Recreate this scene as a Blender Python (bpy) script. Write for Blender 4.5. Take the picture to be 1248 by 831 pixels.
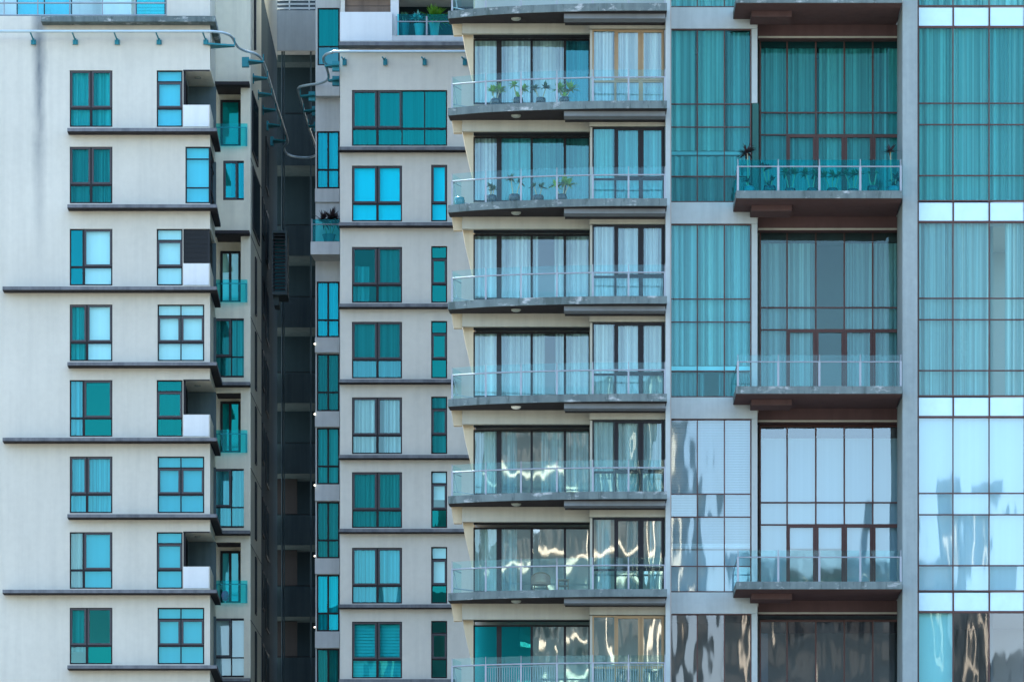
import bpy, math, random
from mathutils import Vector
R = math.radians
rnd = random.Random(7)
S = bpy.context.scene
for o in list(bpy.data.objects): bpy.data.objects.remove(o, do_unlink=True)
COL = S.collection

# ------------------------------------------------------------------ camera, sky, sun, exposure
FP = 36.7      # photo pixels per metre on the plane Y = 0
DC = 170.0     # camera distance to that plane
HZ = 1500.0    # photo row of the horizon (far below the frame)
EYE = 1.7
cd = bpy.data.cameras.new('camera'); cam = bpy.data.objects.new('camera', cd); COL.objects.link(cam)
cam.location = (0, -DC, EYE); cam.rotation_euler = (R(90), 0, 0)
cd.sensor_width = 36; cd.lens = 36*DC/(1248/FP); cd.shift_y = (HZ-415.5)/1248
cd.clip_start = 1; cd.clip_end = 6000
S.camera = cam
SUN_EL, SUN_AZ = 44, -14          # sun stands behind the towers, a little to the left
w = bpy.data.worlds.new('World'); S.world = w; w.use_nodes = True
nt = w.node_tree; bg = nt.nodes['Background']
sky = nt.nodes.new('ShaderNodeTexSky'); sky.sky_type = 'NISHITA'; sky.sun_disc = False
sky.sun_elevation = R(SUN_EL); sky.sun_rotation = R(SUN_AZ)
sky.air_density = 1.0; sky.dust_density = 2.2; sky.ozone_density = 1.0
nt.links.new(sky.outputs[0], bg.inputs[0]); bg.inputs[1].default_value = 0.15
sl = bpy.data.lights.new('sun', 'SUN'); sl.energy = 4; sl.angle = R(.5); sl.color = (1, .95, .86)
sun = bpy.data.objects.new('sun', sl); COL.objects.link(sun)
sd = Vector((math.sin(R(SUN_AZ))*math.cos(R(SUN_EL)), math.cos(R(SUN_AZ))*math.cos(R(SUN_EL)), math.sin(R(SUN_EL))))
sun.rotation_euler = sd.to_track_quat('Z', 'Y').to_euler()
sun.location = (0, 100, 200)
S.view_settings.view_transform = 'Standard'; S.view_settings.look = 'None'
S.view_settings.exposure = 2.45; S.view_settings.gamma = 1

# ------------------------------------------------------------------ helpers
def X(px, Y=0.): return (px-624)/FP*(DC+Y)/DC
def Z(py, Y=0.): return EYE+(HZ-py)/FP*(DC+Y)/DC
def PXL(m, Y=0.): return m*DC/(DC+Y)*FP

class MB:
    def __init__(s): s.v = []; s.f = []
    def box(s, x0, x1, y0, y1, z0, z1):
        if x0 > x1: x0, x1 = x1, x0
        if z0 > z1: z0, z1 = z1, z0
        if y0 > y1: y0, y1 = y1, y0
        n = len(s.v)
        s.v += [(x0,y0,z0),(x1,y0,z0),(x1,y1,z0),(x0,y1,z0),(x0,y0,z1),(x1,y0,z1),(x1,y1,z1),(x0,y1,z1)]
        for q in ((0,3,2,1),(4,5,6,7),(0,1,5,4),(1,2,6,5),(2,3,7,6),(3,0,4,7)): s.f.append(tuple(n+i for i in q))
        return s
    def pbox(s, px0, px1, py0, py1, Y, d):        # front face given in photo pixels on plane Y
        return s.box(X(px0,Y), X(px1,Y), Y, Y+d, Z(py0,Y), Z(py1,Y))
    def prism(s, pts, y0, y1):                    # polygon in XZ pushed along Y
        n = len(s.v); k = len(pts)
        s.v += [(x,y0,z) for x,z in pts]+[(x,y1,z) for x,z in pts]
        s.f.append(tuple(n+i for i in range(k))); s.f.append(tuple(n+k+i for i in reversed(range(k))))
        for i in range(k): j = (i+1) % k; s.f.append((n+i, n+k+i, n+k+j, n+j))
        return s
    def slab(s, pts, z0, z1):                     # polygon in XY pushed along Z
        n = len(s.v); k = len(pts)
        s.v += [(x,y,z0) for x,y in pts]+[(x,y,z1) for x,y in pts]
        s.f.append(tuple(n+i for i in reversed(range(k)))); s.f.append(tuple(n+k+i for i in range(k)))
        for i in range(k): j = (i+1) % k; s.f.append((n+i, n+j, n+k+j, n+k+i))
        return s
    def bar(s, a, b, r, r2=None, n=8):            # round bar a -> b
        a = Vector(a); b = Vector(b); r2 = r if r2 is None else r2
        d = (b-a).normalized(); u = d.orthogonal().normalized(); w_ = d.cross(u)
        k = len(s.v)
        for p, rr in ((a,r),(b,r2)):
            for i in range(n):
                t = 2*math.pi*i/n; s.v.append(tuple(p+u*math.cos(t)*rr+w_*math.sin(t)*rr))
        for i in range(n):
            j = (i+1) % n; s.f.append((k+i, k+j, k+n+j, k+n+i))
        s.f.append(tuple(k+i for i in reversed(range(n)))); s.f.append(tuple(k+n+i for i in range(n)))
        return s
    def tube(s, pts, r, n=10):
        P = [Vector(p) for p in pts]; k = len(s.v); ref = Vector((0,0,1))
        for i, p in enumerate(P):
            d = (P[min(i+1,len(P)-1)]-P[max(i-1,0)]).normalized()
            u = d.cross(ref)
            if u.length < 1e-3: u = Vector((1,0,0))
            u.normalize(); w_ = u.cross(d)
            for q in range(n):
                t = 2*math.pi*q/n; s.v.append(tuple(p+u*math.cos(t)*r+w_*math.sin(t)*r))
        for i in range(len(P)-1):
            for q in range(n):
                j = (q+1) % n; s.f.append((k+i*n+q, k+i*n+j, k+(i+1)*n+j, k+(i+1)*n+q))
        return s
    def lathe(s, c, prof, n=20):                  # prof = [(r, z)...]
        k = len(s.v); m = len(prof)
        for r, z in prof:
            for i in range(n):
                t = 2*math.pi*i/n; s.v.append((c[0]+r*math.cos(t), c[1]+r*math.sin(t), c[2]+z))
        for a in range(m-1):
            for i in range(n):
                j = (i+1) % n; s.f.append((k+a*n+i, k+a*n+j, k+(a+1)*n+j, k+(a+1)*n+i))
        s.f.append(tuple(k+i for i in reversed(range(n)))); s.f.append(tuple(k+(m-1)*n+i for i in range(n)))
        return s
    def wall(s, p0, p1, z0, z1, th, holes=()):    # upright wall p0 -> p1 with (s0,s1,z0,z1) openings; thickness to the left of p0->p1
        p0 = Vector(p0); p1 = Vector(p1); L = (p1-p0).length; d = (p1-p0)/L; nrm = Vector((-d.y, d.x))
        us = sorted({0., L}|{min(max(h[i],0),L) for h in holes for i in (0,1)})
        zs = sorted({z0, z1}|{min(max(h[i],z0),z1) for h in holes for i in (2,3)})
        def clean(a):
            o = [a[0]]
            for q in a[1:]:
                if q-o[-1] > 1e-5: o.append(q)
            return o
        us = clean(us); zs = clean(zs)
        def solid(i, j):
            if i < 0 or j < 0 or i >= len(us)-1 or j >= len(zs)-1: return False
            u = (us[i]+us[i+1])/2; z = (zs[j]+zs[j+1])/2
            return not any(h[0] < u < h[1] and h[2] < z < h[3] for h in holes)
        idx = {}
        def vert(i, j, b):
            if (i,j,b) not in idx:
                p = p0+d*us[i]+(nrm*th if b else nrm*0); idx[(i,j,b)] = len(s.v); s.v.append((p.x, p.y, zs[j]))
            return idx[(i,j,b)]
        for i in range(len(us)-1):
            for j in range(len(zs)-1):
                if not solid(i,j): continue
                s.f.append((vert(i,j,0),vert(i+1,j,0),vert(i+1,j+1,0),vert(i,j+1,0)))
                s.f.append((vert(i,j,1),vert(i,j+1,1),vert(i+1,j+1,1),vert(i+1,j,1)))
                if not solid(i-1,j): s.f.append((vert(i,j,0),vert(i,j+1,0),vert(i,j+1,1),vert(i,j,1)))
                if not solid(i+1,j): s.f.append((vert(i+1,j,0),vert(i+1,j,1),vert(i+1,j+1,1),vert(i+1,j+1,0)))
                if not solid(i,j-1): s.f.append((vert(i,j,0),vert(i,j,1),vert(i+1,j,1),vert(i+1,j,0)))
                if not solid(i,j+1): s.f.append((vert(i,j+1,0),vert(i+1,j+1,0),vert(i+1,j+1,1),vert(i,j+1,1)))
        return s
    def pwall(s, px0, px1, py0, py1, Y, th, holes=()):
        x0 = X(px0,Y)
        return s.wall((x0,Y), (X(px1,Y),Y), Z(py1,Y), Z(py0,Y), th,
                      [(X(a,Y)-x0, X(b,Y)-x0, Z(d_,Y), Z(c,Y)) for a,b,c,d_ in holes])

BASE = {}
def obj(name, mb, mat, parent=None, smooth=False, base=None, kind=None):
    b = BASE.get(parent.name, (0,0,0)) if parent else (base or (0,0,0))
    me = bpy.data.meshes.new(name)
    me.from_pydata([(v[0]-b[0], v[1]-b[1], v[2]-b[2]) for v in mb.v], [], mb.f); me.update()
    o = bpy.data.objects.new(name, me); COL.objects.link(o); me.materials.append(mat)
    if smooth:
        for p in me.polygons: p.use_smooth = True
    if parent: o.parent = parent
    else: o.location = b
    BASE[o.name] = b
    if kind: o['kind'] = kind
    return o
def thing(name, loc, label, cat, group=None):
    o = bpy.data.objects.new(name, None); COL.objects.link(o); o.location = loc
    o.empty_display_size = .2
    BASE[o.name] = tuple(loc); o['label'] = label; o['category'] = cat
    if group: o['group'] = group
    return o

# ------------------------------------------------------------------ materials
def M(name):
    m = bpy.data.materials.new(name); m.use_nodes = True; n = m.node_tree
    return m, n, n.nodes, n.links, n.nodes['Principled BSDF']
def noise_of(n, l, scale, stretch=(1,1,1), detail=5, rough=.6):
    g = n.new('ShaderNodeNewGeometry'); mp = n.new('ShaderNodeMapping'); mp.inputs['Scale'].default_value = stretch
    t = n.new('ShaderNodeTexNoise'); t.inputs['Scale'].default_value = scale; t.inputs['Detail'].default_value = detail
    t.inputs['Roughness'].default_value = rough
    l.new(g.outputs['Position'], mp.inputs[0]); l.new(mp.outputs[0], t.inputs['Vector']); return t.outputs['Fac']
def ramp(n, l, fac, stops):
    r = n.new('ShaderNodeValToRGB'); l.new(fac, r.inputs[0]); e = r.color_ramp.elements
    while len(e) < len(stops): e.new(.5)
    for k, (p, c) in zip(e, stops): k.position = p; k.color = (*c, 1) if len(c) == 3 else c
    return r.outputs[0]
def mixc(n, l, a, b, fac, mode='MULTIPLY'):
    x = n.new('ShaderNodeMix'); x.data_type = 'RGBA'; x.blend_type = mode
    for s_, v in ((x.inputs[6], a), (x.inputs[7], b), (x.inputs[0], fac)):
        if hasattr(v, 'links') or isinstance(v, bpy.types.NodeSocket): l.new(v, s_)
        elif isinstance(v, tuple): s_.default_value = (*v, 1)
        else: s_.default_value = v
    return x.outputs[2]
def plaster(name, c, dirt=.25, streaks=.2, rough=.85, bump=.15, stain_x=None):
    m, t, n, l, p = M(name)
    blot = ramp(n, l, noise_of(n, l, .22, detail=6), [(.3, (1-dirt*.5,)*3), (.7, (1,1,1))])
    fine = ramp(n, l, noise_of(n, l, 4.0, detail=4), [(.3, (1-dirt*.25,)*3), (.7, (1,1,1))])
    st = ramp(n, l, noise_of(n, l, 1.0, (3.2,3.2,.16), detail=5), [(.36, (1-streaks,1-streaks*.95,1-streaks*.9)), (.56, (1,1,1))])
    o = mixc(n, l, c, blot, 1.); o = mixc(n, l, o, fine, 1.); o = mixc(n, l, o, st, 1.)
    if stain_x is not None:                      # a run of black algae below a leaking corner
        g = n.new('ShaderNodeNewGeometry'); sp = n.new('ShaderNodeSeparateXYZ'); l.new(g.outputs['Position'], sp.inputs[0])
        def ma(op, a, b):
            q = n.new('ShaderNodeMath'); q.operation = op
            for i, v in enumerate((a,b)):
                if isinstance(v, bpy.types.NodeSocket): l.new(v, q.inputs[i])
                else: q.inputs[i].default_value = v
            return q.outputs[0]
        wob = ma('MULTIPLY', ma('SUBTRACT', noise_of(n, l, 1.2, (1,1,.5)), .5), .35)
        dx = ma('ABSOLUTE', ma('ADD', ma('SUBTRACT', sp.outputs[0], stain_x[0]), wob), 0)
        a = ma('SUBTRACT', 1., ma('DIVIDE', dx, .32)); a = ma('MAXIMUM', a, 0)
        zf = ma('MINIMUM', ma('MAXIMUM', ma('DIVIDE', ma('SUBTRACT', sp.outputs[2], stain_x[1]), stain_x[2]-stain_x[1]), 0), 1)
        a = ma('MULTIPLY', ma('MULTIPLY', a, zf), ma('ADD', noise_of(n, l, 3., (1,1,.3)), .35))
        o = mixc(n, l, o, (.12,.15,.17), a, 'MIX')
    l.new(o, p.inputs['Base Color']); p.inputs['Roughness'].default_value = rough; p.inputs['Specular IOR Level'].default_value = .08
    b = n.new('ShaderNodeBump'); b.inputs['Strength'].default_value = bump; b.inputs['Distance'].default_value = .01
    l.new(noise_of(n, l, 25, detail=3), b.inputs['Height']); l.new(b.outputs[0], p.inputs['Normal'])
    return m
def slab_concrete(name, c):
    m = plaster(name, c, .6, .25); t = m.node_tree; n = t.nodes; l = t.links; p = n['Principled BSDF']
    src = p.inputs['Base Color'].links[0].from_socket
    a = ramp(n, l, noise_of(n, l, 1.6, (1,1,2.2), detail=8, rough=.7), [(.56,(0,0,0)),(.66,(.8,.8,.8))])
    o = mixc(n, l, src, (.46,.50,.50), a, 'MIX')
    b = ramp(n, l, noise_of(n, l, 2.6, (1.4,1.4,.3), detail=6, rough=.7), [(.55,(0,0,0)),(.62,(.7,.7,.7))])
    o = mixc(n, l, o, (.06,.085,.08), b, 'MIX'); l.new(o, p.inputs['Base Color']); return m
def plain(name, c, rough=.5, metal=0., var=.12, emit=None):
    m, t, n, l, p = M(name)
    v = ramp(n, l, noise_of(n, l, 2.5), [(.3, (1-var,)*3), (.7, (1,1,1))])
    l.new(mixc(n, l, c, v, 1.), p.inputs['Base Color']); p.inputs['Roughness'].default_value = rough; p.inputs['Metallic'].default_value = metal; p.inputs['Specular IOR Level'].default_value = .5 if rough < .3 else .12
    if emit: p.inputs['Emission Color'].default_value = (*c, 1); p.inputs['Emission Strength'].default_value = emit
    return m
KS = {'mirror_door_glass': .38, 'curtain_wall_blue_glass': .36, 'curtain_wall_dark_glass': .24, 'balcony_glass': .062, 'teal_balcony_glass': .045, 'deep_teal_glass': .3}
def glass(name, trans, refl, k, wav=.004, wscale=.8, rough=0.):
    m, t, n, l, p = M(name); n.remove(p); out = n['Material Output']
    tr = n.new('ShaderNodeBsdfTransparent'); tr.inputs[0].default_value = (*trans, 1)
    gl = n.new('ShaderNodeBsdfGlossy'); gl.inputs['Roughness'].default_value = rough; gl.inputs['Color'].default_value = (*refl, 1)
    b = n.new('ShaderNodeBump'); b.inputs['Strength'].default_value = 1; b.inputs['Distance'].default_value = wav
    l.new(noise_of(n, l, wscale, (1.5,1.5,.4), detail=1.5, rough=.4), b.inputs['Height']); l.new(b.outputs[0], gl.inputs['Normal'])
    x = n.new('ShaderNodeMixShader'); x.inputs[0].default_value = k*KS.get(name, .26)
    l.new(tr.outputs[0], x.inputs[1]); l.new(gl.outputs[0], x.inputs[2]); l.new(x.outputs[0], out.inputs[0])
    return m
def cloth(name, c, tl=.35, weave_fold_shade=.58):  # vertical streaks darken the cloth: pleat shade painted in, faint weave on blinds
    m, t, n, l, p = M(name); n.remove(p); out = n['Material Output']
    v = ramp(n, l, noise_of(n, l, 6.5, (1,1,.006), detail=4), [(.40, (1-weave_fold_shade,)*3), (.7, (1,1,1))])
    col = mixc(n, l, c, v, 1.)
    d = n.new('ShaderNodeBsdfDiffuse'); tr = n.new('ShaderNodeBsdfTranslucent'); l.new(col, d.inputs[0]); l.new(col, tr.inputs[0])
    x = n.new('ShaderNodeMixShader'); x.inputs[0].default_value = tl
    l.new(d.outputs[0], x.inputs[1]); l.new(tr.outputs[0], x.inputs[2]); l.new(x.outputs[0], out.inputs[0])
    return m

W_LEFT = plaster('cream_plaster', (.61,.61,.535), .24, .06, stain_x=(X(48,20), Z(345,20), Z(60,20)))
W_SIDE = plaster('cream_plaster_side', (.74,.73,.60), .25, .1)
W_MID = plaster('grey_plaster', (.65,.65,.58), .24, .06)
W_WHITE = plaster('white_parapet_plaster', (.72,.77,.77), .14, .05)
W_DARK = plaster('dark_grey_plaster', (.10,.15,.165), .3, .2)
W_BLACK = plaster('unlit_corridor_plaster', (.036,.055,.065), .3, .1)  # darkness of the deep corridors painted into the colour
W_PALE = plaster('pale_grey_plaster', (.62,.66,.66), .25, .12)
W_TAN = plaster('tan_bounce_plaster', (.52,.46,.33), .2, .12)  # warm bounce light put into the colour
W_TOWER = plaster('tower_grey_plaster', (.44,.51,.51), .3, .1)
W_HEAD = plaster('header_beam_plaster', (.42,.43,.37), .2, .1)
W_BROWN = plaster('brown_recess_shade', (.115,.075,.075), .3, .1)  # shade of the deep recess painted in as dark brown
LEDGE = plaster('ledge_concrete', (.20,.22,.24), .6, .3)
FASCIA = slab_concrete('weathered_slab_concrete', (.17,.225,.225)); W_PIER = plaster('pier_blue_grey_plaster', (.30,.37,.375), .4, .12)
REARP = plaster('gap_shade_plaster', (.105,.145,.155), .3, .2)  # shade of the narrow gap put into the colour
SOFFIT = plaster('soffit_painted_shade', (.042,.042,.047), .3, .1)  # underside shade painted into the colour
STEP = plaster('step_beam_paint', (.19,.225,.25), .2, .1)
ROOM = plaster('room_paint', (.42,.40,.37), .1, 0)
FRAME = plain('dark_bronze_frame', (.022,.022,.026), .5)
CASE = plain('casement_grey_frame', (.075,.075,.085), .5)
BRNF = plain('brown_bronze_frame', (.10,.055,.05), .45)
GOLD = plain('tan_door_frame', (.32,.23,.13), .45)
STEEL = plain('brushed_steel', (.30,.34,.38), .5, .15)
PIPE = plain('pipe_paint', (.42,.56,.62), .3, .3)
FIN = plain('teal_fin_paint', (.03,.22,.27), .35, .1)
LOUV = plain('dark_louvre', (.025,.03,.034), .5)
SHUT = plaster('rusty_shutter_board', (.25,.19,.15), .4, .3)
SPAN = plain('pale_blue_spandrel', (.48,.72,.82), .12, 0., .1)
LAMPW = plain('lamp_glass_white', (.8,.85,.8), .3)
LAMPD = plain('lamp_glass_unlit', (.28,.33,.30), .3)
LIT = plain('lit_lamp', (1.,.93,.75), .4, 0, 0, emit=.8)
G = {
 'teal': glass('teal_glass', (.15,.76,.80), (.06,.62,.62), .18),
 'dteal': glass('deep_teal_glass', (.05,.58,.62), (.02,.50,.48), .42),
 'cyan': glass('cyan_glass', (.03,.80,.92), (.04,.85,1.), .35),
 'blue': glass('blue_glass', (.24,.76,.86), (.20,.70,.78), .40),
 'pale': glass('pale_glass', (.64,.95,.97), (.5,.85,.9), .3),
 'ctr': glass('clear_door_glass', (.76,.99,1.), (.75,.92,1.), .30, .011, .9),
 'ctrt': glass('teal_door_glass', (.34,.84,.86), (.4,.85,.9), .32, .009, .9),
 'mir': glass('mirror_door_glass', (.58,.90,.96), (.92,.95,.95), .55, .0055, 1., .014),
 'ct0': glass('curtain_wall_teal_glass', (.32,.78,.80), (.2,.55,.56), .18, .008, .7),
 'ct1': glass('curtain_wall_sky_glass', (.46,.90,.94), (.35,.7,.75), .22, .008, .7),
 'ct2': glass('curtain_wall_blue_glass', (.58,.80,.86), (.72,.82,.88), .40, .0038, .9, .02),
 'ct3': glass('curtain_wall_dark_glass', (.34,.44,.50), (.88,.86,.90), .42, .004, 1.0, .018),
 'rec0': glass('recess_teal_glass', (.28,.78,.80), (.18,.5,.5), .16, .008, .7),
 'rec1': glass('recess_grey_glass', (.50,.84,.86), (.45,.65,.68), .24, .008, .7),
 'rail': glass('balcony_glass', (.86,.97,.975), (.75,.95,1.), .24, .012, 1.1),
 'railt': glass('teal_balcony_glass', (.40,.92,.94), (.2,.85,.92), .25, .006, 1.1),
}
CW = cloth('white_sheer_curtain', (.86,.87,.84)); CG = cloth('grey_curtain', (.42,.44,.42)); BL = cloth('white_blind', (.85,.86,.86), .2, .05)
BG = cloth('grey_blind', (.55,.56,.58), .2, .06)

# ------------------------------------------------------------------ windows
CW2 = cloth('white_sheer_curtain_doubled', (.62,.65,.64), .2); CW3 = cloth('ivory_sheer_curtain', (.80,.80,.74), .3)
def curtain_mb(x0, x1, z0, z1, Y, amp=.075, per=.21):
    mb = MB(); x = x0; ph = rnd.random()*6; k = 0; pts = []; f = per*rnd.uniform(.8,1.2)
    while x < x1:
        pts.append((x, Y+amp*math.sin(ph)*(.6+.4*math.sin(ph*.23)))); x += .026; ph += .026/f*2*math.pi
        if rnd.random() < .08: f = per*rnd.uniform(.55,1.6)
    pts.append((x1, Y))
    n = len(pts)
    for z, q in ((z0,.9),(z1,1.1)):
        mb.v += [(a, Y+(b-Y)*q, z) for a,b in pts]
    for i in range(n-1): mb.f.append((i, i+1, n+i+1, n+i))
    return mb
def blind_mb(x0, x1, z0, z1, Y, slat=0):
    mb = MB()
    if not slat: mb.box(x0, x1, Y, Y+.01, z0, z1); return mb
    z = z0; n = int((z1-z0)/slat)
    for i in range(n):
        zz = z0+i*slat; k = len(mb.v)
        mb.v += [(x0,Y-.02,zz),(x1,Y-.02,zz),(x1,Y+.03,zz+slat*.96),(x0,Y+.03,zz+slat*.96)]; mb.f.append((k,k+1,k+2,k+3))
    return mb
def dress(parent, spec, Y):
    for d in spec:
        kind, px0, px1, py0, py1, mat = d[:6]
        if mat is CW and kind == 'c': mat = rnd.choice((CW,CW,CW2,CW3))
        a, b, c, e = X(px0,Y), X(px1,Y), Z(py1,Y), Z(py0,Y)
        if kind == 'c': obj('curtain', curtain_mb(a, b, c, e, Y), mat, parent, smooth=True)
        elif kind == 'b': obj('blind', blind_mb(a, b, c, e, Y), mat, parent)
        elif kind == 's': obj('blind', blind_mb(a, b, c, e, Y, .055), mat, parent)
        elif kind == 'w': obj('blind', blind_mb(a, b, c, e, Y, .12), mat, parent)
def window(parent, xs, ys, Y, g, spec=(), fw=.05, mw=.045, cases=(), fmat=FRAME, skip=(), name='window', thick_x=(), thick_y=(), gmap=None, case_mat=None):
    """xs, ys: bar positions in photo pixels on plane Y (frame front). cases: cells with an own casement frame."""
    mb = MB(); d = .07
    x0, x1, z1, z0 = X(xs[0],Y), X(xs[-1],Y), Z(ys[0],Y), Z(ys[-1],Y)
    mb.box(x0, x0+fw, Y, Y+d, z0, z1).box(x1-fw, x1, Y, Y+d, z0, z1)
    mb.box(x0+fw, x1-fw, Y+.001, Y+d, z1-fw, z1).box(x0+fw, x1-fw, Y+.001, Y+d, z0, z0+fw)
    for i, q in enumerate(xs[1:-1]):
        h = mw/2*(2.1 if i in thick_x else 1)
        mb.box(X(q,Y)-h, X(q,Y)+h, Y+.004, Y+d, z0+fw, z1-fw)
    for i, q in enumerate(ys[1:-1]):
        h = mw/2*(1.7 if i in thick_y else 1)
        mb.box(x0+fw, x1-fw, Y+.008, Y+d-.002, Z(q,Y)-h, Z(q,Y)+h)
    cm = mb if case_mat is None else MB()
    for (i, j) in cases:
        a, b, t, u = X(xs[i],Y)+.03, X(xs[i+1],Y)-.03, Z(ys[j],Y)-.03, Z(ys[j+1],Y)+.03; c = .065
        for q in ((a,a+c,u,t),(b-c,b,u,t)): cm.box(q[0],q[1],Y-.02,Y+.03,q[2],q[3])
        for q in ((a+c,b-c,u,u+c),(a+c,b-c,t-c,t)): cm.box(q[0],q[1],Y-.018,Y+.03,q[2],q[3])
    o = obj(name, mb, fmat, parent)
    if case_mat is not None and cases: obj('casement', cm, case_mat, o)
    groups = {}
    for i in range(len(xs)-1):
        for j in range(len(ys)-1):
            if (i,j) in skip: continue
            groups.setdefault((gmap or {}).get((i,j), g), []).append((i,j))
    for gn, cells in groups.items():
        pm = MB()
        for i, j in cells:
            a, b, t, u = X(xs[i],Y), X(xs[i+1],Y), Z(ys[j],Y), Z(ys[j+1],Y)
            k = len(pm.v); e = [rnd.uniform(-.004,.004) for _ in range(2)]; yy = Y+.045
            pm.v += [(a,yy-e[0],u),(b,yy+e[0],u),(b,yy+e[0]+e[1],t),(a,yy-e[0]+e[1],t)]; pm.f.append((k,k+1,k+2,k+3))
        obj('pane', pm, G[gn], o)
    dress(o, spec, Y+.2)
    return o

# ------------------------------------------------------------------ ground
gm = plaster('ground_asphalt', (.16,.15,.13), .4, 0)
g_ = MB(); g_.v = [(-3000,-3000,0),(3000,-3000,0),(3000,3000,0),(-3000,3000,0)]; g_.f = [(0,1,2,3)]
obj('ground', g_, gm, kind='structure')

# ================================================================== LEFT: cream tower
YL = 20.; YB = 24.3; LT = -300
bl = thing('apartment_tower', (X(130,YL), YL, 0), 'cream plastered tower at the left with dark ledges and separate teal windows', 'building')
TOPS = [86,179,279,371,463,556,648,740]; TOPS.append(833); BOTS = [155,248,348,440,532,625,717,809,902]
LOG = (0,2,4,6,8); BIG = (3,5,7)
WP = 256
holes = [(85,137,t,b) for t,b in zip(TOPS,BOTS)]
for i,(t,b) in enumerate(zip(TOPS,BOTS)):
    if i in LOG: holes += [(191,222.6,t,b), (223.4,300,t,t+42)]
    elif i == 1: holes.append((226,300,t,b))
    else: holes.append((192,249,t,b))
# the front wall and its terrace zone at the top
obj('wall', MB().pwall(-90, WP, 20, 920, YL, .28, holes), W_LEFT, bl)
obj('wall', MB().pwall(203.5, WP, LT, 19.7, YL, .28), W_LEFT, bl)
pside0 = Vector((X(WP,YL)-.001, YL+.281)); pside1 = Vector((X(262.5,YB), YB)); LS = (pside1-pside0).length
sh = []
for i,(t,b) in enumerate(zip(TOPS,BOTS)):
    if i in LOG: sh.append((-1, LS*.72, Z(t+42,YL), Z(t,YL)))
    elif i == 1: sh.append((-1, LS*.72, Z(b,YL), Z(t,YL)))
obj('side_wall', MB().wall(pside0, pside1, Z(920,YL), Z(LT,YL), .25, sh), W_SIDE, bl)
# white faces of the loggia parapets
for i in LOG[:4]:
    t,b = TOPS[i],BOTS[i]
    pm = MB(); pm.box(X(223.6,YL), X(254.6,YL), YL-.03, YL-.002, Z(b-.4,YL), Z(t+42.5,YL))
    obj('parapet', pm, W_WHITE, bl)
# loggia / room interiors
im = MB()
im.box(X(-88,YL), X(188,YL), YL+3.2, YL+3.5, Z(900,YL), Z(25,YL))
im.box(X(150,YL), X(153,YL), YL+.3, YL+3.2, Z(900,YL), Z(25,YL))
for b in BOTS: im.box(X(-88,YL), X(220,YL), YL+.3, YL+3.19, Z(b+12,YL), Z(b+3,YL))
obj('interior', im, ROOM, bl)
lm = MB(); lw = MB()
for i,(t,b) in enumerate(zip(TOPS,BOTS)):
    if i in LOG:
        lc = MB().box(X(222.7,YL)+.03, X(256.5,YL), YL+.285, YL+3.6, Z(t-.5,YL), Z(t-3,YL))      # loggia ceiling
        obj('loggia_ceiling', lc, W_SIDE, bl)
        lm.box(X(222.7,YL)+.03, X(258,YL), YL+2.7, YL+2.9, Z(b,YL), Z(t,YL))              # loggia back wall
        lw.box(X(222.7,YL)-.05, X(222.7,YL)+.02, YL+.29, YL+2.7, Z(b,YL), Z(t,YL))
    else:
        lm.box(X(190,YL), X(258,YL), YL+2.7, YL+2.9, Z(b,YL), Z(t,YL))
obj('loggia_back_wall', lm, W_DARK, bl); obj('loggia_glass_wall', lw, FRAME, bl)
bodyL = MB().box(X(-90,YL), X(285,YL), YL+8.6, YL+20, 0, Z(LT,YL))
obj('core', bodyL, W_DARK, bl)
lowL = MB().box(X(-90,YL), X(300,YL), YL+.02, YL+8.5, 0, Z(921,YL)); obj('lower_floors', lowL, W_LEFT, bl)
# ledges
for i,b in enumerate(BOTS[:8]):
    y0 = b+1.2; x0 = 3 if i in (2,4,6) else 82
    lg = MB(); zt = Z(y0,YL-.6); zb = zt-.12
    xr = X(264.2,YL-.6); xl = X(x0,YL-.6)
    if i in BIG or i == 7:
        pts = [(xl,YL-.6),(xr,YL-.6),(X(271,YB-.5),YB-.5),(X(304.6,YB-.5),YB-.5),(X(304.6,YB-.5),YB-.003),(X(262,YB),YB-.003),(X(256.3,YL),YL-.003),(xl,YL-.003)]
    else:
        yb = YL+3.0
        pts = [(xl,YL-.6),(xr,YL-.6),(X(269,yb),yb),(X(262,yb),yb),(X(256.3,YL),YL-.003),(xl,YL-.003)]
    lo = obj('ledge', lg.slab(pts, zb, zt), LEDGE, bl)
    obj('ledge_shade_sheet', MB().slab(pts, zb-.012, zb-.003), SOFFIT, lo)  # added dark sheet, shade under the ledge painted on
zt = Z(20,YL-.6)
obj('ledge', MB().slab([(X(50,YL-.6),YL-.6),(X(262.5,YL-.6),YL-.6),(X(269,YL+3),YL+3),(X(262,YL+3),YL+3),(X(256.3,YL),YL-.003),(X(50,YL-.6),YL-.003)], zt-.2, zt), FASCIA, bl)
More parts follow.
